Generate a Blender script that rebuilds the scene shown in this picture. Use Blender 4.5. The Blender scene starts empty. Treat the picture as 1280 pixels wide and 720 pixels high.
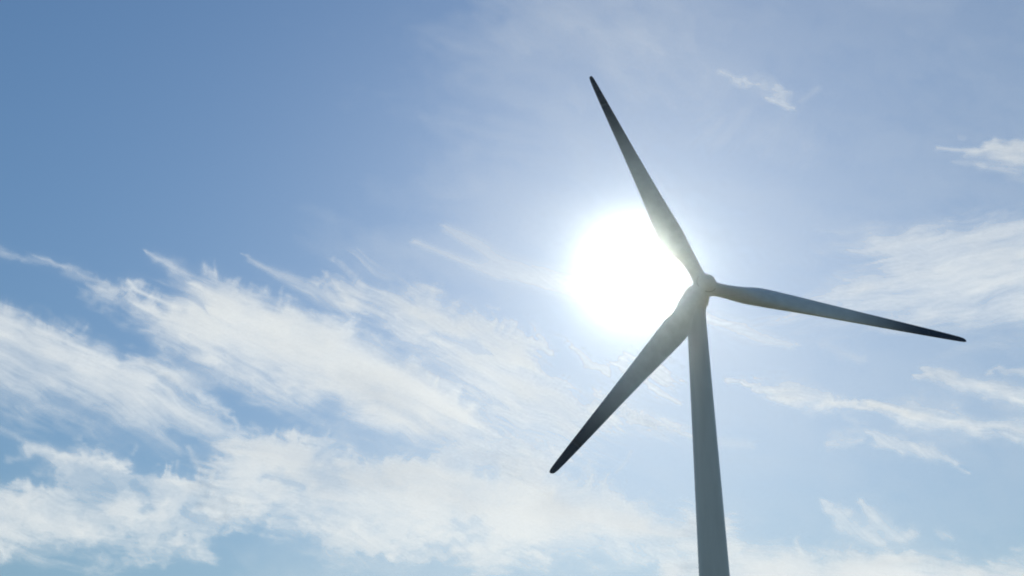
import bpy, bmesh, math
import numpy as np
from mathutils import Vector, Matrix

scene = bpy.context.scene
R = math.radians
C = scene.collection

# ---------------------------------------------------------------- camera, sky, sun, exposure
F_PX, PITCH, ROLL, EYE = 1400.0, 29.0, 1.19, 1.7      # focal length in 1280-wide pixels, degrees, degrees, metres
FW = Vector((0, math.cos(R(PITCH)), math.sin(R(PITCH))))
UP0 = Vector((0, -math.sin(R(PITCH)), math.cos(R(PITCH))))
RT = Vector((1, 0, 0)) * math.cos(R(ROLL)) + UP0 * math.sin(R(ROLL))
UP = -Vector((1, 0, 0)) * math.sin(R(ROLL)) + UP0 * math.cos(R(ROLL))
cam_data = bpy.data.cameras.new('camera')
cam_data.sensor_width = 36.0
cam_data.lens = 36.0 * F_PX / 1280.0
cam_data.clip_start = 0.1
cam_data.clip_end = 200000.0
cam = bpy.data.objects.new('camera', cam_data); C.objects.link(cam)
cam.matrix_world = Matrix((( RT.x, UP.x, -FW.x, 0), (RT.y, UP.y, -FW.y, 0), (RT.z, UP.z, -FW.z, EYE), (0, 0, 0, 1)))
scene.camera = cam

SUN_DIR = (FW * F_PX + RT * (793 - 640) - UP * (336 - 360)).normalized()   # toward the sun
SUN_EL = math.asin(SUN_DIR.z); SUN_AZ = math.atan2(SUN_DIR.x, SUN_DIR.y)    # azimuth from +Y toward +X
world = bpy.data.worlds.new('World'); scene.world = world; world.use_nodes = True
nt = world.node_tree; bg = nt.nodes['Background']
sky = nt.nodes.new('ShaderNodeTexSky'); sky.sky_type = 'NISHITA'; sky.sun_disc = False
sky.sun_elevation = SUN_EL; sky.sun_rotation = SUN_AZ
sky.altitude = 200.0; sky.air_density = 2.1; sky.dust_density = 0.66; sky.ozone_density = 10.5
nt.links.new(sky.outputs[0], bg.inputs[0]); bg.inputs[1].default_value = 0.069
sun_data = bpy.data.lights.new('sun', 'SUN'); sun_data.energy = 4.8; sun_data.angle = R(0.5)
sun_data.color = (1.0, 0.96, 0.81)
sun = bpy.data.objects.new('sun', sun_data); C.objects.link(sun)
sun.rotation_euler = (-SUN_DIR).to_track_quat('-Z', 'Y').to_euler()
scene.view_settings.view_transform = 'Standard'; scene.view_settings.look = 'None'
scene.view_settings.exposure = 0.15; scene.view_settings.gamma = 1.0; scene.view_settings.use_curve_mapping = False
scene.render.engine = 'CYCLES'; scene.cycles.filter_width = 1.9
scene.cycles.use_denoising = True; scene.cycles.denoising_input_passes = 'RGB_ALBEDO'; scene.cycles.denoising_prefilter = 'ACCURATE'; world.cycles.sampling_method = 'NONE'
scene.cycles.transparent_max_bounces = 48
HAZE, HAZE_G = 0.32e-4, 0.982                            # added glare volume: density per metre, forward scattering
scene.cycles.max_bounces = 6; scene.cycles.volume_bounces = 0

# ---------------------------------------------------------------- helpers
def link_nodes(m, pairs):
    for a, b in pairs: m.node_tree.links.new(a, b)
def paint(name, base, rough, dirt, scale, stretch=(1, 1, 1), bump=0.0):
    """painted steel / gelcoat with uneven wear"""
    m = bpy.data.materials.new(name); m.use_nodes = True; N = m.node_tree.nodes; b = N['Principled BSDF']
    tc = N.new('ShaderNodeTexCoord'); mp = N.new('ShaderNodeMapping'); mp.inputs['Scale'].default_value = stretch
    n1 = N.new('ShaderNodeTexNoise'); n1.inputs['Scale'].default_value = scale; n1.inputs['Detail'].default_value = 7; n1.inputs['Roughness'].default_value = .62
    r1 = N.new('ShaderNodeValToRGB'); r1.color_ramp.elements[0].position = .36; r1.color_ramp.elements[1].position = .7
    r1.color_ramp.elements[0].color = (*[c * dirt for c in base], 1); r1.color_ramp.elements[1].color = (*base, 1)
    mr = N.new('ShaderNodeMapRange'); mr.inputs['To Min'].default_value = rough - .08; mr.inputs['To Max'].default_value = rough + .1
    link_nodes(m, [(tc.outputs['Object'], mp.inputs['Vector']), (mp.outputs[0], n1.inputs['Vector']), (n1.outputs['Fac'], r1.inputs[0]),
                   (r1.outputs[0], b.inputs['Base Color']), (n1.outputs['Fac'], mr.inputs['Value']), (mr.outputs[0], b.inputs['Roughness'])])
    if bump:
        bp = N.new('ShaderNodeBump'); bp.inputs['Strength'].default_value = bump; bp.inputs['Distance'].default_value = .01
        link_nodes(m, [(n1.outputs['Fac'], bp.inputs['Height']), (bp.outputs[0], b.inputs['Normal'])])
    return m
def obj(name, bm, mat, parent=None, smooth=True):
    bmesh.ops.recalc_face_normals(bm, faces=bm.faces)
    me = bpy.data.meshes.new(name); bm.to_mesh(me); bm.free()
    if smooth:
        for p in me.polygons: p.use_smooth = True
    me.materials.append(mat)
    o = bpy.data.objects.new(name, me); C.objects.link(o)
    if parent: o.parent = parent
    return o
def tag(o, label=None, cat=None, group=None, kind=None):
    for k, v in (('label', label), ('category', cat), ('group', group), ('kind', kind)):
        if v: o[k] = v
def loft(bm, rings, close=True, cap=True):
    vs = [[bm.verts.new(p) for p in r] for r in rings]; n = len(rings[0])
    for a, b in zip(vs[:-1], vs[1:]):
        for i in range(n): bm.faces.new((a[i], a[(i + 1) % n], b[(i + 1) % n], b[i]))
    if cap:
        bm.faces.new(vs[0][::-1]); bm.faces.new(vs[-1])
    return vs

# ---------------------------------------------------------------- ground
grass = bpy.data.materials.new('meadow'); grass.use_nodes = True
N = grass.node_tree.nodes; b = N['Principled BSDF']; b.inputs['Roughness'].default_value = .95
g1 = N.new('ShaderNodeTexNoise'); g1.inputs['Scale'].default_value = .08; g1.inputs['Detail'].default_value = 9
gr = N.new('ShaderNodeValToRGB'); gr.color_ramp.elements[0].color = (.055, .07, .035, 1); gr.color_ramp.elements[1].color = (.14, .135, .085, 1)
gr.color_ramp.elements[0].position = .35; gr.color_ramp.elements[1].position = .68
gt = N.new('ShaderNodeTexCoord')
link_nodes(grass, [(gt.outputs['Object'], g1.inputs['Vector']), (g1.outputs['Fac'], gr.inputs[0]), (gr.outputs[0], b.inputs['Base Color'])])
bm = bmesh.new()
bmesh.ops.create_circle(bm, cap_ends=True, segments=96, radius=2500)
ground = obj('ground', bm, grass, smooth=False); tag(ground, kind='structure')

# ---------------------------------------------------------------- wind turbine
HUB = Vector((27.47, 139.7, 80.0)); YAW, TILT, PHASE, BLADE_L, CONE = 12.35, 5.0, 113.23, 39.85, 2.22
A = Vector((math.sin(R(YAW)) * math.cos(R(TILT)), -math.cos(R(YAW)) * math.cos(R(TILT)), math.sin(R(TILT))))   # rotor axis, upwind
U = Vector((math.cos(R(YAW)), math.sin(R(YAW)), 0)); W = U.cross(A) * -1
if W.z < 0: W = -W
OVER = 3.6
TOP = Vector((HUB.x - A.x * OVER, HUB.y - A.y * OVER, 0))
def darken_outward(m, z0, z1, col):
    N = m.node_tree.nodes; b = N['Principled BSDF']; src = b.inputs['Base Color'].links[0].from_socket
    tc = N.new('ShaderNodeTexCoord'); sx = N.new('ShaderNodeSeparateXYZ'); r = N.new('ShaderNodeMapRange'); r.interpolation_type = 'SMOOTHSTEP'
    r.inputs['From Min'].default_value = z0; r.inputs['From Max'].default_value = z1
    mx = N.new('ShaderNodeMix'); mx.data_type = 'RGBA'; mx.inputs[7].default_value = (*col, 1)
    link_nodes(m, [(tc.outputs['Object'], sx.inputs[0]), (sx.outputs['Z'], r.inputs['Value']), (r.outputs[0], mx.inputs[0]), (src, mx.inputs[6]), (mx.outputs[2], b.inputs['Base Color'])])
white = paint('tower_paint', (.76, .79, .8), .42, .8, .35, (1, 1, .12))
tip_mat = paint('dark_tip', (.03, .04, .062), .4, .8, .5)  # darker tone for the outer end of each blade
gel = paint('blade_gelcoat', (.76, .785, .79), .38, .84, .5, (1, 1, 1))
darken_outward(gel, 19.0, 34.2, (.035, .047, .07))                # fading lens glare put into the colour: darker from mid-blade outward
shell = paint('nacelle_shell', (.76, .79, .8), .45, .86, .6)
steel = paint('galvanised_steel', (.42, .43, .44), .5, .7, 6)
turbine = bpy.data.objects.new('wind_turbine', None); C.objects.link(turbine); turbine.location = TOP
tag(turbine, 'tall white three-bladed wind turbine standing in front of the sun, seen from below', 'wind turbine')
def world_obj(name, bm, mat, parent=turbine, smooth=True):
    off = TOP if parent is turbine else Vector((0, 0, 0))
    bmesh.ops.translate(bm, verts=bm.verts, vec=-TOP)
    return obj(name, bm, mat, parent, smooth)
def ring(c, u, v, r, n=64):
    return [c + u * (math.cos(2 * math.pi * i / n) * r) + v * (math.sin(2 * math.pi * i / n) * r) for i in range(n)]
X_, Y_, Z_ = Vector((1, 0, 0)), Vector((0, 1, 0)), Vector((0, 0, 1))
# tower: three conical steel sections, hairline bolted flanges between them
def tower_r(z): return 2.60 - .0162 * z
TOWER_H = HUB.z - 2.15
bm = bmesh.new()
loft(bm, [ring(TOP + Z_ * z, X_, Y_, tower_r(z), 72) for z in np.linspace(0, TOWER_H, 40)])
tower = world_obj('tower', bm, white)
for z in (24.0, 51.0):
    bm = bmesh.new(); r = tower_r(z)
    loft(bm, [ring(TOP + Z_ * (z + d), X_, Y_, r + e, 72) for d, e in ((-.06, .003), (-.05, .018), (.05, .018), (.06, .003))])
    world_obj('flange_joint', bm, white, tower, smooth=False)
bm = bmesh.new(); loft(bm, [ring(TOP + Z_ * (TOWER_H + d), X_, Y_, r, 72) for d, r in ((-.35, tower_r(TOWER_H) + .004), (-.3, 1.42), (.12, 1.42), (.3, 1.36))])
world_obj('yaw_ring', bm, shell)
# nacelle: rounded hull lofted along the rotor axis
def superring(c, u, v, w, h, e=.45, n=48):
    out = []
    for i in range(n):
        t = 2 * math.pi * i / n; cs, sn = math.cos(t), math.sin(t)
        out.append(c + u * (math.copysign(abs(cs) ** e, cs) * w) + v * (math.copysign(abs(sn) ** e, sn) * h))
    return out
bm = bmesh.new()
loft(bm, [superring(HUB - A * d + W * o, U, W, w, h, e) for d, w, h, e, o in (
    (1.42, 1.2, 1.2, 1.0, 0), (1.48, 1.32, 1.32, .9, 0), (1.9, 1.5, 1.55, .7, 0), (2.6, 1.6, 1.7, .5, 0), (4.2, 1.62, 1.75, .45, 0),
    (6.2, 1.58, 1.68, .45, .04), (7.6, 1.45, 1.5, .48, .12), (8.3, 1.2, 1.25, .55, .2), (8.55, .8, .85, .7, .25))])
nacelle = world_obj('nacelle', bm, shell)
bm = bmesh.new(); base = HUB - A * 7.2 + W * 1.5
loft(bm, [ring(base + W * d, U, A, .045, 10) for d in (0, 1.2)])
loft(bm, [ring(base + W * 1.0 + U * d, W, A, .03, 8) for d in (-.5, .5)])
mast = world_obj('wind_sensor_mast', bm, steel, nacelle)
for s in (-.5, .5):
    bm = bmesh.new()
    loft(bm, [ring(base + W * (1.0 + d) + U * s, U, A, r, 12) for d, r in ((0, .03), (.25, .03), (.26, .11), (.36, .11), (.4, .03))])
    world_obj('wind_sensor', bm, steel, mast) if False else obj('wind_sensor', (bmesh.ops.translate(bm, verts=bm.verts, vec=-TOP), bm)[1], steel, nacelle)
# hub with a rounded spinner nose
bm = bmesh.new()
loft(bm, [ring(HUB + A * d, U, W, r, 56) for d, r in ((-1.2, 1.25), (-1.12, 1.42), (-.7, 1.5), (.4, 1.5), (.9, 1.44), (1.35, 1.28), (1.75, 1.02), (2.02, .7), (2.16, .38), (2.2, .08))])
hub = world_obj('hub', bm, shell)
bm = bmesh.new(); loft(bm, [ring(HUB + A * d, U, W, r, 56) for d, r in ((.86, 1.452), (.87, 1.475), (.95, 1.462), (.96, 1.42))])
world_obj('spinner_joint', bm, steel, hub)
bm = bmesh.new(); loft(bm, [ring(HUB - A * d, U, W, r, 48) for d, r in ((1.1, 1.05), (1.5, 1.05))])
world_obj('main_shaft', bm, steel)
# blades
PROFILE = [(.0, 1.0), (.03, 1.0), (.06, 1.0), (.10, 1.18), (.135, 1.55), (.17, 1.86), (.205, 2.0), (.25, 1.92), (.33, 1.72), (.45, 1.43), (.6, 1.13), (.75, .88), (.87, .67), (.94, .53), (.975, .44), (.99, .36), (.996, .27), (1.0, .12)]
def lerp_tab(t, tab):
    xs, ys = zip(*tab); return float(np.interp(t, xs, ys))
TWIST = [(0, 17), (.2, 16), (.35, 11), (.5, 7), (.7, 4), (1, 1)]
THICK = [(0, 1), (.06, 1), (.13, .62), (.2, .40), (.35, .28), (.6, .21), (1, .16)]   # thickness / chord
ROOTR = .98
TIP_T = .855
def blade_bm(t0=0, t1=1):
    """blade along +Z, leading edge toward +X, upwind toward +Y; returned in local metres"""
    bm = bmesh.new(); rings = []; n = 44
    ts = sorted(set([t for t, _ in PROFILE] + [TIP_T] + list(np.linspace(.03, .96, 40))))
    ts = [t for t in ts if t0 <= t <= t1]
    for t in ts:
        c = lerp_tab(t, PROFILE) * 2 * ROOTR; th = c * lerp_tab(t, THICK); tw = R(lerp_tab(t, TWIST)); mix = min(max((t - .06) / .11, 0), 1); mix = mix * mix * (3 - 2 * mix)
        z = 1.1 + t * (BLADE_L - 1.1); pts = []
        bend = BLADE_L * math.sin(R(CONE)) * t ** 1.35
        for i in range(n):
            a = 2 * math.pi * i / n; cx, sy = math.cos(a), math.sin(a)
            ax = (.5 + .5 * cx)                                   # 1 at leading edge .. 0 at trailing edge
            x0 = 1 - ax
            yt = 5 * (.2969 * math.sqrt(x0) - .126 * x0 - .3516 * x0 ** 2 + .2843 * x0 ** 3 - .1036 * x0 ** 4)
            foil = Vector((c * (ax - .68), math.copysign(yt, sy) * th * (1.15 if sy < 0 else .85), 0))
            circ = Vector((c * .5 * cx, c * .5 * sy, 0))
            p = circ.lerp(foil, mix)
            pts.append(Vector((p.x * math.cos(tw) - p.y * math.sin(tw), p.x * math.sin(tw) + p.y * math.cos(tw) + bend, z)))
        rings.append(pts)
    loft(bm, rings)
    return bm
blade_me = None
for k, da in enumerate((0, -120, 120)):
    th = R(PHASE + da); r = U * math.cos(th) + W * math.sin(th); m = r.cross(A)
    M = Matrix(((m.x, A.x, r.x, HUB.x - TOP.x), (m.y, A.y, r.y, HUB.y - TOP.y), (m.z, A.z, r.z, HUB.z), (0, 0, 0, 1)))
    if blade_me is None:
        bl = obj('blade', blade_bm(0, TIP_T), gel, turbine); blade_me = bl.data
        bm = bmesh.new()
        loft(bm, [ring(Vector((0, 0, z)), X_, Y_, q, 48) for z, q in ((1.0, 1.0), (1.02, 1.1), (1.55, 1.1), (1.62, 1.04), (1.66, .985))])
        cl = obj('root_collar', bm, shell, bl); collar_me = cl.data
        tp = obj('blade_tip', blade_bm(TIP_T, 1), tip_mat, bl); tip_me = tp.data
    else:
        bl = bpy.data.objects.new('blade', blade_me); C.objects.link(bl); bl.parent = turbine
        cl = bpy.data.objects.new('root_collar', collar_me); C.objects.link(cl); cl.parent = bl
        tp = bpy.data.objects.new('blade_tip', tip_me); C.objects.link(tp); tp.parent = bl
    tag(tp, 'dark tip')
    bl.matrix_local = M

# ---------------------------------------------------------------- cirrus field (numpy)
def lattice(seed):
    return np.random.RandomState(seed).rand(256, 256).astype(np.float32)
def noise(u, v, seed):
    L = lattice(seed)
    iu = np.floor(u).astype(np.int64); iv = np.floor(v).astype(np.int64)
    fu = u - iu; fv = v - iv
    fu = fu * fu * fu * (fu * (fu * 6 - 15) + 10); fv = fv * fv * fv * (fv * (fv * 6 - 15) + 10)
    a = L[iu % 256, iv % 256]; b = L[(iu + 1) % 256, iv % 256]
    c = L[iu % 256, (iv + 1) % 256]; d = L[(iu + 1) % 256, (iv + 1) % 256]
    return (a + (b - a) * fu) * (1 - fv) + (c + (d - c) * fu) * fv
def fbm(u, v, seed, octs=5, gain=0.55):
    s = 0; amp = 1; tot = 0
    for o in range(octs):
        s = s + amp * noise(u * 2 ** o + 17.3 * o, v * 2 ** o + 9.1 * o, seed + o); tot += amp; amp *= gain
    return s / tot                                    # 0..1, mean 0.5
def sstep(a, b, x):
    t = np.clip((x - a) / (b - a), 0, 1); return t * t * (3 - 2 * t)
def poly_sd(X, Y, P):                                  # signed distance, positive inside
    P = np.asarray(P, np.float32); n = len(P)
    d = np.full(X.shape, 1e9, np.float32); ins = np.zeros(X.shape, bool)
    for i in range(n):
        x0, y0 = P[i]; x1, y1 = P[(i + 1) % n]; ex, ey = x1 - x0, y1 - y0
        t = np.clip(((X - x0) * ex + (Y - y0) * ey) / (ex * ex + ey * ey + 1e-9), 0, 1)
        d = np.minimum(d, (X - x0 - ex * t) ** 2 + (Y - y0 - ey * t) ** 2)
        if y0 != y1:
            c = (y0 > Y) != (y1 > Y); ins ^= c & (X < x0 + (Y - y0) * ex / ey)
    return np.where(ins, 1, -1) * np.sqrt(d)
def line_d(X, Y, P):                                   # polyline with half widths (x, y, w) -> density profile
    out = np.zeros(X.shape, np.float32)
    for (x0, y0, w0), (x1, y1, w1) in zip(P[:-1], P[1:]):
        ex, ey = x1 - x0, y1 - y0
        t = np.clip(((X - x0) * ex + (Y - y0) * ey) / (ex * ex + ey * ey), 0, 1)
        q = ((X - x0 - ex * t) ** 2 + (Y - y0 - ey * t) ** 2) / (w0 + (w1 - w0) * t) ** 2
        out = np.maximum(out, np.exp(-q * 0.9))
    return out
STEP = 1.5
GX = np.arange(-260, 1541, STEP, dtype=np.float32); GY = np.arange(-130, 841, STEP, dtype=np.float32)
def patch(spec, seed):
    """density of one cloud on the grid window it needs; spec = list of pieces"""
    pts = np.array([p[:2] for s in spec for p in s[1]], np.float32)
    pad = max([70] + [4 * p[2].get('soft', 12) for p in spec])
    ix = np.where((GX > pts[:, 0].min() - pad) & (GX < pts[:, 0].max() + pad))[0]
    iy = np.where((GY > pts[:, 1].min() - pad) & (GY < pts[:, 1].max() + pad))[0]
    X, Y = np.meshgrid(GX[ix], GY[iy]); keep = np.ones(X.shape, np.float32); hole = np.ones(X.shape, np.float32)
    for k, (kind, P, o) in enumerate(spec):
        sd = seed + 31 * k
        a = math.radians(o.get('ang', 27)); ca, sa = math.cos(a), math.sin(a)
        # gentle large bending so that no fibre is a ruler line
        bx = X + 40 * (fbm(X / 130, Y / 130, seed + 5, 3) - .5); by = Y + 44 * (fbm(X / 130, Y / 130, seed + 9, 3) - .5)
        U = bx * ca + by * sa; V = -bx * sa + by * ca
        al, ac = o.get('fib', (95, 9))
        comb = o.get('comb', 30) * (fbm(U / (al * 2), V / ac, sd, 3, .55) - .5) * 2      # slide along the fibre
        tb = o.get('turb', 10)
        tx = tb * 2 * (fbm(X / 26, Y / 20, sd + 3, 4, .55) - .5); ty = tb * 2 * (fbm(X / 26, Y / 20, sd + 6, 4, .55) - .5)
        WX = X + comb * ca + tx; WY = Y + comb * sa + ty
        f = fbm(U / al, V / ac, sd + 20, 5, .6); g = fbm(WX / 60, WY / 40, sd + 40, 5, .6)
        t = np.clip(.5 + (f - .5) * 3.1, 0, 1); t2 = np.clip(.5 + (g - .5) * 3.2, 0, 1)
        mx = o.get('mix', .6)
        if kind == 'line': b = line_d(WX, WY, P)
        else:
            so = o.get('soft', 12); s0 = poly_sd(X + .4 * comb * ca, Y + .4 * comb * sa, P)
            top = sstep(-.5, .6, np.gradient(s0, axis=0) / STEP)   # 1 where the rim faces up, 0 where it faces down
            if 'hook' in o:                            # small hooks combed off the upper rim
                h = math.radians(o.get('hang', -70))
                hb = 14 * (fbm(X / 45, Y / 45, sd + 60, 2) - .5)
                HU = X * math.cos(h) + Y * math.sin(h) + hb; HV = -X * math.sin(h) + Y * math.cos(h) + hb * 2
                n = o['hook'] * np.clip(fbm(HU / 70, HV / 10, sd + 12, 4, .5) - .45, 0, 1) * 4 * sstep(.35, .7, fbm(X / 55, Y / 55, sd + 70, 2)) * top
                WX = WX - n * math.cos(h); WY = WY - n * math.sin(h)
            so = so * (1.9 - 1.0 * top)
            q = poly_sd(WX, WY, P) / so
            q = q + o.get('rag', 1.0) * ((mx * f + (1 - mx) * g) - .5) * 3.2
            b = sstep(-1.2, 1.5, q)
        m = o.get('mot', .55)                          # strength of fibre mottling
        tex = 1 - m * (1 - (o.get('mix', .6) * t + (1 - o.get('mix', .6)) * t2))
        # thin cloud erodes first where the base density is low
        den = b * tex; den = den * (1 - m * (1 - b) * (1 - t2))
        op = o.get('op', .7)
        if op < 0: hole *= 1 + op * np.clip(b * (0.5 + t), 0, 1)
        else: keep *= 1 - np.clip(op * den, 0, .985)
    D = (1 - keep) * hole
    return ix, iy, np.clip((D - .012) / .988, 0, 1)
L, P_ = 'line', 'poly'
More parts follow.
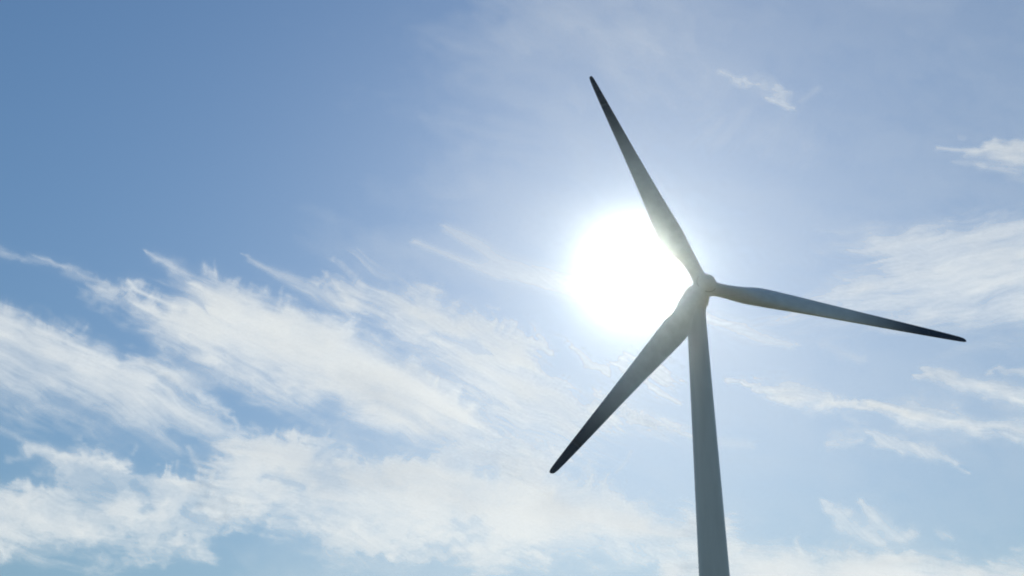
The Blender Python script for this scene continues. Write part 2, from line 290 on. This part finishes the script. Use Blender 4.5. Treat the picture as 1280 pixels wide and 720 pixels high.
CLOUDS = [
 ('left_bank', 'cirrus_cloud', 'long pale cirrus bank at the left edge, with a ragged upper rim', [
  (P_, [(-260,335),(-60,374),(0,385),(30,393),(60,401),(85,419),(107,433),(122,444),(150,446),(170,443),(200,455),(225,460),(236,474),(225,480),(180,466),(130,470),(90,450),(50,440),(0,425),(-60,415),(-260,385)], dict(op=.62, comb=10, soft=13, turb=15, hook=15, hang=-80, mot=.5, ang=25)),
  (P_, [(-260,345),(0,388),(60,404),(110,438),(150,446),(200,456),(236,472),(250,500),(300,543),(250,545),(200,541),(150,532),(100,526),(60,522),(0,512),(-260,440)], dict(op=.66, comb=24, soft=24, turb=13, ang=30, mot=.45, rag=.6, fib=(120,15))),
  (L, [(60,430,16),(140,475,18),(220,515,14),(300,543,6)], dict(op=.38, comb=30, ang=28)),
  (L, [(180,448,9),(215,463,10),(240,485,9),(268,505,6),(300,540,3)], dict(op=.4, comb=8, turb=14, hang=-75)),
  (P_, [(185,478),(215,480),(250,502),(275,522),(245,508)], dict(op=-.45, comb=20, soft=7)),
 ]),
 ('left_thread', 'cirrus_wisp', 'faint thread of cirrus at the far left, sloping down above the ragged bank', [
  (L, [(-120,285,5),(0,311,5),(20,319,5),(40,325,6),(65,331,4),(95,339,4),(118,350,5),(140,357,4)], dict(op=0.382, comb=26, turb=6, ang=22, mot=.8, fib=(50,6))),
  (L, [(85,338,8),(125,357,6),(165,374,4)], dict(op=0.2, comb=20, turb=6, ang=24)),
 ]),
 ('central_bank', 'cirrus_cloud', 'largest and brightest feathered cirrus bank, left of the turbine, streaming down to the right', [
  (L, [(181,313,3),(193,320,5),(213,331,7),(228,345,8),(245,360,12),(275,378,18)], dict(op=.6, comb=14, turb=7, ang=32, mot=.6)),
  (L, [(160,352,3),(170,362,2.6),(190,371,2.6),(218,384,3)], dict(op=.6, comb=8, turb=2, ang=24, mot=.3)),
  (L, [(163,352,4),(172,354,4),(182,358,4)], dict(op=.5, comb=8, turb=6)),
  (P_, [(128,360),(160,368),(215,383),(236,362),(252,352),(280,361),(310,366),(350,381),(380,390),(410,403),(440,413),(470,426),(500,441),(530,453),(560,476),(580,500),(604,530),(612,546),(560,550),(520,545),(480,531),(450,520),(400,506),(350,496),(310,484),(270,467),(240,452),(210,438),(185,412),(165,393),(140,374)], dict(op=.95, comb=20, soft=15, turb=14, hook=15, hang=-66, mot=.34, rag=.8, mix=.45, fib=(130,14), ang=26)),
  (P_, [(215,370),(260,358),(330,376),(420,412),(500,446),(560,490),(600,535),(560,545),(480,522),(400,490),(320,462),(250,425)], dict(op=.8, comb=26, soft=22, mot=.3, rag=.6, ang=25)),
  (L, [(183,410,6),(200,424,7),(206,436,5)], dict(op=.3, comb=8, turb=12)),
  (L, [(215,362,5),(240,372,5),(258,386,4)], dict(op=-.4, comb=12, turb=4, ang=28)),
  (L, [(150,392,8),(185,404,10),(220,424,8)], dict(op=-.35, comb=14, turb=10, ang=26)),
  (L, [(455,515,7),(475,516,9),(500,524,8),(530,536,10)], dict(op=.5, comb=6, turb=12)),
 ]),
 ('upper_plume', 'cirrus_plume', 'feathery cirrus plume of combed streaks between the largest bank and the lower blade', [
  (L, [(305,320,2),(320,331,3.5),(345,343,6),(370,354,9),(400,366,11),(440,385,12)], dict(op=.5, comb=16, turb=4, ang=27, mot=.5)),
  (P_, [(425,346),(450,350),(480,352),(505,362),(530,372),(560,386),(600,403),(640,414),(682,420),(672,446),(690,470),(730,500),(790,520),(850,536),(800,548),(700,560),(640,560),(606,530),(580,500),(560,470),(520,445),(480,420),(440,396),(395,366)], dict(op=.84, comb=28, soft=14, turb=15, hook=13, hang=-66, mot=.58, rag=1, mix=.45, fib=(90,12), ang=29)),
  (P_, [(470,352),(500,360),(560,392),(640,430),(700,480),(760,512),(700,540),(640,545),(590,500),(540,440),(490,400)], dict(op=.62, comb=36, soft=22, mot=.5, ang=28)),
  (L, [(398,392,7),(425,400,9),(455,410,8),(480,424,6)], dict(op=-.75, comb=12, turb=9, ang=26)),
  (L, [(540,415,5),(570,424,7),(600,436,6)], dict(op=-.5, comb=16, turb=8)),
  (L, [(515,440,5),(545,466,8),(575,492,6),(600,510,5)], dict(op=-.55, comb=20, turb=10)),
  (L, [(664,440,5),(690,470,9),(740,500,6)], dict(op=-.5, comb=12, turb=9)),
  (L, [(430,372,2.5),(455,383,3),(480,396,4)], dict(op=.35, comb=8, turb=3)),
  (L, [(625,400,5),(645,412,5),(665,428,5),(690,440,5)], dict(op=.5, comb=10, turb=9, hook=10, hang=-60)),
  (L, [(672,410,7),(682,425,8),(676,436,6)], dict(op=.4, comb=8, turb=14)),
 ]),
 ('sun_streak', 'cirrus_wisp', 'faint pair of straight cirrus streaks entering the left side of the sun glare', [
  (L, [(515,301,4),(555,316,6),(600,333,8),(650,346,11),(700,356,13),(760,372,16)], dict(op=0.476, comb=14, turb=3, ang=17, mot=.35)),
  (L, [(560,288,6),(590,303,8),(620,322,11),(660,338,13),(700,350,16),(770,372,18)], dict(op=0.476, comb=14, turb=3, ang=24, mot=.35)),
 ]),
 ('sun_tuft', 'cirrus_tuft', 'bright broken cirrus tufts behind the lower left blade, just under the sun', [
  (L, [(712,428,4),(722,442,7),(738,456,7),(760,464,5)], dict(op=0.65, comb=10, turb=9, ang=40)),
  (P_, [(752,456),(775,442),(800,442),(830,448),(842,462),(862,482),(840,494),(800,492),(775,484)], dict(op=0.858, comb=14, soft=9, turb=15, mot=.6)),
  (L, [(740,490,8),(775,508,10),(810,522,10),(845,536,7),(866,544,4)], dict(op=0.546, comb=20, turb=8)),
  (L, [(812,484,4),(835,494,4),(850,503,3)], dict(op=0.39, comb=10, turb=4)),
 ]),
 ('low_left_bank', 'cirrus_cloud', 'curly broken cloud bank at the lower left corner, with small bright tufts on top', [
  (P_, [(28,564),(40,558),(62,559),(90,567),(122,573),(158,577),(178,590),(212,592),(258,590),(292,606),(300,650),(262,692),(200,696),(150,694),(120,702),(80,690),(0,687),(-260,690),(-260,560),(-60,598),(0,607),(28,606),(58,604),(48,585)], dict(op=.86, comb=12, soft=11, turb=18, hook=13, hang=-80, mot=.6, rag=1.2, mix=.2, ang=12, fib=(70,12))),
  (P_, [(-260,575),(-60,606),(0,610),(50,612),(90,632),(140,652),(200,665),(180,685),(100,688),(0,684),(-260,684)], dict(op=.6, comb=22, soft=14, mot=.35, ang=14)),
  (L, [(33,563,7),(58,564,8),(88,571,6)], dict(op=.6, comb=8, turb=7, mot=.4)),
  (L, [(120,583,5),(140,582,6),(160,582,5)], dict(op=.5, comb=8, turb=9, mot=.4)),
  (L, [(60,596,7),(90,610,11),(120,622,11),(140,610,8)], dict(op=-.42, comb=12, turb=16)),
  (L, [(170,608,7),(184,622,10),(186,634,7)], dict(op=-.55, comb=12, turb=16)),
  (L, [(236,640,6),(262,662,11),(290,664,10)], dict(op=-.5, comb=12, turb=16)),
  (L, [(-20,528,4),(0,537,5),(25,548,5),(40,556,5)], dict(op=.36, comb=8, turb=4, ang=36)),
  (L, [(97,556,4),(105,565,6)], dict(op=.25, comb=6, turb=8)),
  (L, [(171,556,4),(162,566,5)], dict(op=.25, comb=6, turb=8)),
  (L, [(234,562,3.5),(245,578,5),(255,590,5)], dict(op=.32, comb=8, turb=5, ang=60)),
  (L, [(24,570,5),(8,576,5)], dict(op=.22, comb=6, turb=6)),
 ]),
 ('low_main_bank', 'cirrus_cloud', 'broad white cloud bank along the bottom, reaching the left side of the tower', [
  (P_, [(268,594),(285,570),(298,546),(320,539),(352,541),(375,549),(390,538),(415,533),(440,542),(446,556),(470,570),(505,578),(536,572),(552,548),(600,548),(645,544),(690,556),(712,585),(770,607),(806,634),(880,655),(880,692),(820,700),(760,692),(700,692),(655,702),(600,700),(560,690),(522,692),(500,704),(470,690),(430,684),(400,676),(370,672),(330,660),(290,652),(272,640)], dict(op=.88, comb=14, soft=14, turb=17, hook=17, hang=-72, mot=.55, rag=1.2, mix=.3, ang=16, fib=(90,13))),
  (P_, [(290,560),(340,560),(400,590),(480,584),(560,584),(640,590),(700,610),(800,644),(872,664),(860,686),(760,680),(640,684),(540,672),(440,668),(360,652),(290,640)], dict(op=.62, comb=22, soft=20, turb=15, mot=.45, mix=.3, ang=10)),
  (P_, [(650,612),(720,618),(800,646),(866,666),(850,684),(760,682),(680,672),(640,640)], dict(op=.8, comb=18, soft=16, mot=.3, mix=.3, ang=10)),
  (L, [(395,578,6),(412,566,8),(425,556,7)], dict(op=-.45, comb=12, turb=14, ang=-40)),
  (L, [(335,600,7),(350,598,8),(376,606,6)], dict(op=-.5, comb=10, turb=12)),
  (L, [(600,590,9),(612,580,10),(618,596,8)], dict(op=-.5, comb=10, turb=14)),
  (L, [(572,650,7),(586,660,9),(610,668,8),(540,684,5)], dict(op=-.42, comb=12, turb=14)),
  (P_, [(615,560),(640,566),(690,580),(700,600),(640,604),(610,592)], dict(op=.4, comb=14, soft=12, turb=16, mot=.7)),
  (L, [(770,590,3),(785,575,3.5),(788,565,2.5)], dict(op=.3, comb=6, turb=6, ang=-50)),
  (P_, [(580,682),(600,676),(640,682),(660,700),(620,722),(590,706)], dict(op=.5, comb=12, soft=12, turb=14)),
  (L, [(380,690,8),(440,700,8),(500,716,9)], dict(op=.18, comb=18, turb=8)),
 ]),
 ('right_veil', 'cirrus_veil', 'wide smooth milky cirrus veil at the right edge, above the right blade tip', [
  (P_, [(1058,294),(1080,287),(1150,278),(1280,267),(1540,252),(1540,405),(1290,420),(1235,402),(1180,402),(1130,388),(1060,378),(1000,378),(1030,362),(1090,340),(1070,312)], dict(op=0.728, comb=44, soft=19, turb=7, ang=-9, mot=.42, fib=(150,16), mix=.6)),
  (P_, [(1140,330),(1280,320),(1540,330),(1540,390),(1280,396),(1180,380)], dict(op=0.39, comb=44, soft=26, ang=-6, mot=.4)),
  (L, [(1036,365,6),(1066,360,8),(1085,352,6)], dict(op=0.325, comb=14, turb=9, ang=-12)),
  (L, [(1025,310,7),(1060,304,8),(1100,300,8)], dict(op=0.208, comb=14, turb=6, ang=-9)),
 ]),
 ('right_bright', 'cirrus_tuft', 'small bright white cloud with a thin pointed tail, at the upper right edge', [
  (L, [(1170,185,2.5),(1180,186,2.5),(1200,188,2),(1220,189,4)], dict(op=.5, comb=5, turb=2, ang=3, mot=.3)),
  (P_, [(1205,193),(1222,187),(1232,178),(1244,173),(1262,177),(1290,174),(1400,168),(1480,190),(1400,215),(1290,206),(1272,207),(1254,203),(1235,198)], dict(op=.9, comb=9, soft=6, turb=6, ang=8, mot=.25, rag=.55, fib=(50,8))),
  (L, [(1190,201,3),(1205,205,4),(1228,208,3)], dict(op=.3, comb=10, turb=4, ang=6)),
  (L, [(1225,207,6),(1250,211,8),(1285,222,9),(1380,236,10)], dict(op=.32, comb=16, turb=6, ang=12)),
  (L, [(1200,172,3),(1206,174,3)], dict(op=.15, comb=3, turb=4)),
 ]),
 ('top_tuft', 'cirrus_tuft', 'little curdled cloud tuft high up, to the right of the top blade', [
  (P_, [(925,97),(945,95),(972,105),(980,116),(960,130),(945,122),(930,110)], dict(op=.92, comb=5, soft=9, turb=12, mot=.75, mix=.1, rag=.8)),
  (L, [(900,90,4),(915,96,4),(926,103,5)], dict(op=0.442, comb=6, turb=5)),
  (L, [(960,122,4),(978,131,4),(992,134,3)], dict(op=0.68, comb=6, turb=5)),
  (L, [(1000,127,5),(1020,112,5)], dict(op=0.238, comb=6, turb=3, ang=-40)),
 ]),
 ('right_band', 'cirrus_band', 'long thin cirrus band from beside the tower to the right edge, under the right blade', [
  (L, [(938,478,3.9),(958,482,9.1),(978,488,13),(1005,494,13),(1040,501,11.7),(1078,508,5.2),(1095,511,6.5),(1120,515,11.7),(1150,520,16.9),(1185,524,16.9),(1230,534,14.3),(1290,545,15.6),(1400,562,18.2),(1540,590,15.6)], dict(op=0.924, comb=18, turb=12, ang=12, mot=.6, fib=(80,9))),
  (L, [(1130,520,7.8),(1165,524,9.1),(1200,530,7.8)], dict(op=0.504, comb=18, turb=12, ang=12, mot=.6)),
  (L, [(912,476,5.2),(930,477,5.2)], dict(op=0.538, comb=6, turb=5, ang=10)),
 ]),
 ('right_streak', 'cirrus_band', 'short cirrus streak at the right edge below the blade tip, with a hooked wisp above', [
  (L, [(1145,468,3.9),(1165,467,6.5),(1190,474,11.7),(1225,485,14.3),(1270,496,15.6),(1400,515,18.2),(1540,540,15.6)], dict(op=0.812, comb=18, turb=8, ang=13, mot=.55, fib=(80,9))),
  (L, [(1234,466,3.9),(1243,458,3.9),(1256,464,4.55),(1290,468,5.2),(1360,474,6.5)], dict(op=0.522, comb=8, turb=5, ang=8)),
 ]),
 ('right_finger', 'cirrus_wisp', 'slim finger of cloud sloping down to the right, beneath the long thin band', [
  (L, [(1092,544,5.2),(1115,553,7.8),(1135,562,9.1),(1158,568,9.1),(1178,573,6.5),(1200,583,5.2)], dict(op=0.825, comb=14, turb=9, ang=22, mot=.5, fib=(50,8))),
  (L, [(1034,553,6.5),(1052,548,9.1),(1072,548,7.8)], dict(op=0.48, comb=10, turb=8, ang=6)),
  (L, [(1062,522,6.5),(1075,530,6.5),(1066,542,6.5)], dict(op=0.27, comb=8, turb=12)),
 ]),
 ('twin_wisp', 'cirrus_wisp', 'two short curved cloud wisps side by side, low down to the right of the tower', [
  (L, [(1030,626,3.9),(1045,638,7.8),(1060,654,13),(1082,668,11.7),(1103,678,5.2)], dict(op=0.64, comb=10, turb=9, ang=42, mot=.5)),
  (L, [(1072,624,3.9),(1084,638,7.8),(1102,656,11.7),(1118,668,11.7),(1132,670,9.1)], dict(op=0.64, comb=10, turb=9, ang=42, mot=.5)),
  (L, [(1168,662,5.2),(1186,671,5.2)], dict(op=0.4, comb=6, turb=9)),
 ]),
 ('low_right_bank', 'cirrus_cloud', 'creamy white cloud bank at the bottom edge, to the right of the tower', [
  (P_, [(880,640),(905,650),(930,676),(960,680),(1000,684),(1020,696),(1060,690),(1110,688),(1150,698),(1200,704),(1290,700),(1540,720),(1540,830),(860,830),(800,760)], dict(op=.9, comb=16, soft=13, turb=13, hook=8, hang=-75, mot=.42, mix=.35, ang=10)),
  (P_, [(930,690),(1000,694),(1100,700),(1200,715),(1400,730),(1400,820),(900,820)], dict(op=.6, comb=18, soft=16, mot=.3, mix=.3, ang=8)),
  (L, [(1150,696,3),(1175,704,4),(1205,710,4)], dict(op=.4, comb=8, turb=5)),
 ]),
 ('tower_streak', 'cirrus_wisp', 'soft pale streak of cirrus leaving the tower just beneath the hub, toward the right', [
  (L, [(850,380,10.4),(890,399,10.4),(925,411,13),(960,424,9.1),(990,432,6.5)], dict(op=0.52, comb=14, turb=4, ang=20, mot=.4)),
 ]),
 ('blade_dash', 'cirrus_wisp', 'faint short cloud dash under the middle of the right blade', [
  (L, [(1030,430,5.2),(1055,440,7.8),(1080,447,5.2)], dict(op=0.286, comb=10, turb=9, ang=22)),
 ]),
 ('tower_dash', 'cirrus_wisp', 'faint short cloud dash touching the right side of the tower halfway down', [
  (L, [(890,549,7.8),(915,552,7.8),(945,557,5.2)], dict(op=0.26, comb=10, turb=5, ang=6)),
 ]),
 ('top_veil', 'cirrus_veil', 'very thin brushed cirrus veil at the top edge above the top blade', [
  (P_, [(600,-130),(800,-130),(810,0),(860,60),(880,100),(810,95),(740,70),(680,30),(640,10)], dict(op=.24, comb=40, soft=50, turb=12, ang=48, mot=.6, rag=.7, fib=(150,34))),
  (P_, [(880,110),(900,160),(960,200),(1010,160),(950,140)], dict(op=0.112, comb=40, soft=40, turb=10, ang=-50, mot=.6)),
 ]),
 ('milky_veil', 'cirrus_veil', 'very thin milky veil spread over the whole right half of the sky, behind the turbine', [
  (P_, [(560,-130),(1540,-130),(1540,830),(160,860),(380,650),(480,300)], dict(op=.22, comb=60, soft=75, turb=30, ang=14, mot=.45, rag=.7, fib=(260,60))),
 ]),
]

# ---------------------------------------------------------------- clouds as real sheets of cirrus kilometres up
cloud_mat = bpy.data.materials.new('cirrus'); cloud_mat.use_nodes = True
N = cloud_mat.node_tree.nodes; N.clear()
out = N.new('ShaderNodeOutputMaterial'); at = N.new('ShaderNodeAttribute'); at.attribute_name = 'ice_density'
tc = N.new('ShaderNodeTexCoord'); mp = N.new('ShaderNodeMapping'); mp.inputs['Rotation'].default_value = (0, 0, R(40)); mp.inputs['Scale'].default_value = (1 / 90, 1 / 90, 1 / 90)
n1 = N.new('ShaderNodeTexNoise'); n1.inputs['Scale'].default_value = 1.0; n1.inputs['Detail'].default_value = 5; n1.inputs['Roughness'].default_value = .6
mr = N.new('ShaderNodeMapRange'); mr.inputs['From Min'].default_value = .3; mr.inputs['From Max'].default_value = .7; mr.inputs['To Min'].default_value = .95; mr.inputs['To Max'].default_value = 1.04
mu = N.new('ShaderNodeMath'); mu.operation = 'MULTIPLY'; mu.use_clamp = True
tl = N.new('ShaderNodeBsdfTranslucent'); tl.inputs[0].default_value = (.97, .97, .97, 1)
df = N.new('ShaderNodeBsdfDiffuse'); df.inputs[0].default_value = (.97, .97, .97, 1)
m1 = N.new('ShaderNodeMixShader'); m1.inputs[0].default_value = .12
tr = N.new('ShaderNodeBsdfTransparent'); m2 = N.new('ShaderNodeMixShader')
link_nodes(cloud_mat, [(tc.outputs['Object'], mp.inputs['Vector']), (mp.outputs[0], n1.inputs['Vector']), (n1.outputs['Fac'], mr.inputs['Value']),
    (at.outputs['Fac'], mu.inputs[0]), (mr.outputs[0], mu.inputs[1]), (tl.outputs[0], m1.inputs[1]), (df.outputs[0], m1.inputs[2]),
    (mu.outputs[0], m2.inputs[0]), (tr.outputs[0], m2.inputs[1]), (m1.outputs[0], m2.inputs[2]), (m2.outputs[0], out.inputs['Surface'])])
fw, rt, up = (np.array(v) for v in (FW, RT, UP))
def sheet(ix, iy, D, z0, sub, seed, thr):
    """vertices, faces and density of one layer: the cloud's plan laid out on a gently rolling surface at altitude z0"""
    ix, iy, D = ix[::sub], iy[::sub], D[::sub, ::sub]
    X, Y = np.meshgrid(GX[ix], GY[iy])
    d = fw + ((X - 640) / F_PX)[..., None] * rt - ((Y - 360) / F_PX)[..., None] * up
    z = z0 + 60 * (fbm(X / 160, Y / 120, seed, 2) - .5)
    P = d * ((z - EYE) / d[..., 2])[..., None]; P[..., 2] += EYE
    h, w = X.shape; I = np.arange(h * w).reshape(h, w)
    q = np.stack([I[:-1, :-1], I[1:, :-1], I[1:, 1:], I[:-1, 1:]], -1).reshape(-1, 4)
    q = q[(D.ravel()[q] > thr).any(1)]
    used = np.unique(q); remap = np.full(h * w, -1); remap[used] = np.arange(len(used))
    return P.reshape(-1, 3)[used], remap[q], D.ravel()[used]
def blur(D, k):
    for _ in range(2):
        for ax in (0, 1):
            Dp = np.pad(D, [(k, k) if a == ax else (0, 0) for a in (0, 1)], mode='edge'); cs = np.cumsum(Dp, axis=ax)
            cs = np.concatenate([np.zeros_like(np.take(cs, [0], ax)), cs], ax); n = D.shape[ax]
            D = (np.take(cs, np.arange(2 * k + 1, 2 * k + 1 + n), ax) - np.take(cs, np.arange(n), ax)) / (2 * k + 1)
    return D
taken = np.zeros((len(GY), len(GX)), np.float32)         # sky already covered: banks lie side by side, not stacked
order = ['central_bank', 'upper_plume', 'low_main_bank', 'low_right_bank']
for i, (key, name, label, spec) in sorted(enumerate(CLOUDS), key=lambda c: order.index(c[1][0]) if c[1][0] in order else 9):
    ix, iy, D = patch(spec, 1000 + i * 211)
    D = D * (1 - taken[np.ix_(iy, ix)]); taken[np.ix_(iy, ix)] = np.maximum(taken[np.ix_(iy, ix)], np.minimum(D * 1.1, 1))
    soft = blur(D, 5) * .2                                # the thin upper layer of the same cloud
    fine = np.clip(1 - (1 - D) / (1 - np.minimum(soft, D * .6)), 0, 1)
    alt = 6000 + 130 * i
    V1, F1, D1 = sheet(ix, iy, fine, alt, 5 if key == 'milky_veil' else 1, 300 + i, .006)
    V2, F2, D2 = sheet(ix, iy, soft, alt + 180, 5 if key == 'milky_veil' else 4, 400 + i, .008)
    V = np.concatenate([V1, V2]); F = np.concatenate([F1, F2 + len(V1)]); den = np.concatenate([D1, D2]).astype(np.float32)
    org = V.mean(0); V = (V - org).astype(np.float32)
    me = bpy.data.meshes.new(name); me.vertices.add(len(V)); me.vertices.foreach_set('co', V.ravel())
    me.loops.add(F.size); me.loops.foreach_set('vertex_index', F.ravel().astype(np.int32))
    me.polygons.add(len(F)); me.polygons.foreach_set('loop_start', np.arange(0, F.size, 4, dtype=np.int32))
    me.polygons.foreach_set('use_smooth', np.ones(len(F), bool))
    me.attributes.new('ice_density', 'FLOAT', 'POINT').data.foreach_set('value', den)
    me.update(calc_edges=True); me.materials.append(cloud_mat)
    o = bpy.data.objects.new(name, me); C.objects.link(o); o.location = org
    tag(o, label, 'cloud', 'cirrus clouds across the sky')

# ---------------------------------------------------------------- haze: thin volume added to lay the sun's lens glare over the blades
hm = bpy.data.materials.new('glare_air'); hm.use_nodes = True; N = hm.node_tree.nodes; N.clear()
out = N.new('ShaderNodeOutputMaterial'); pv = N.new('ShaderNodeVolumePrincipled')
pv.inputs['Color'].default_value = (.84, .93, 1, 1); pv.inputs['Density'].default_value = HAZE; pv.inputs['Anisotropy'].default_value = HAZE_G
hm.node_tree.links.new(pv.outputs[0], out.inputs['Volume'])
bm = bmesh.new(); bmesh.ops.create_cube(bm, size=1)
bmesh.ops.scale(bm, verts=bm.verts, vec=(5200, 5200, 128)); bmesh.ops.translate(bm, verts=bm.verts, vec=(0, 0, 63))
glare_haze = obj('glare_haze', bm, hm, smooth=False); tag(glare_haze, kind='stuff')
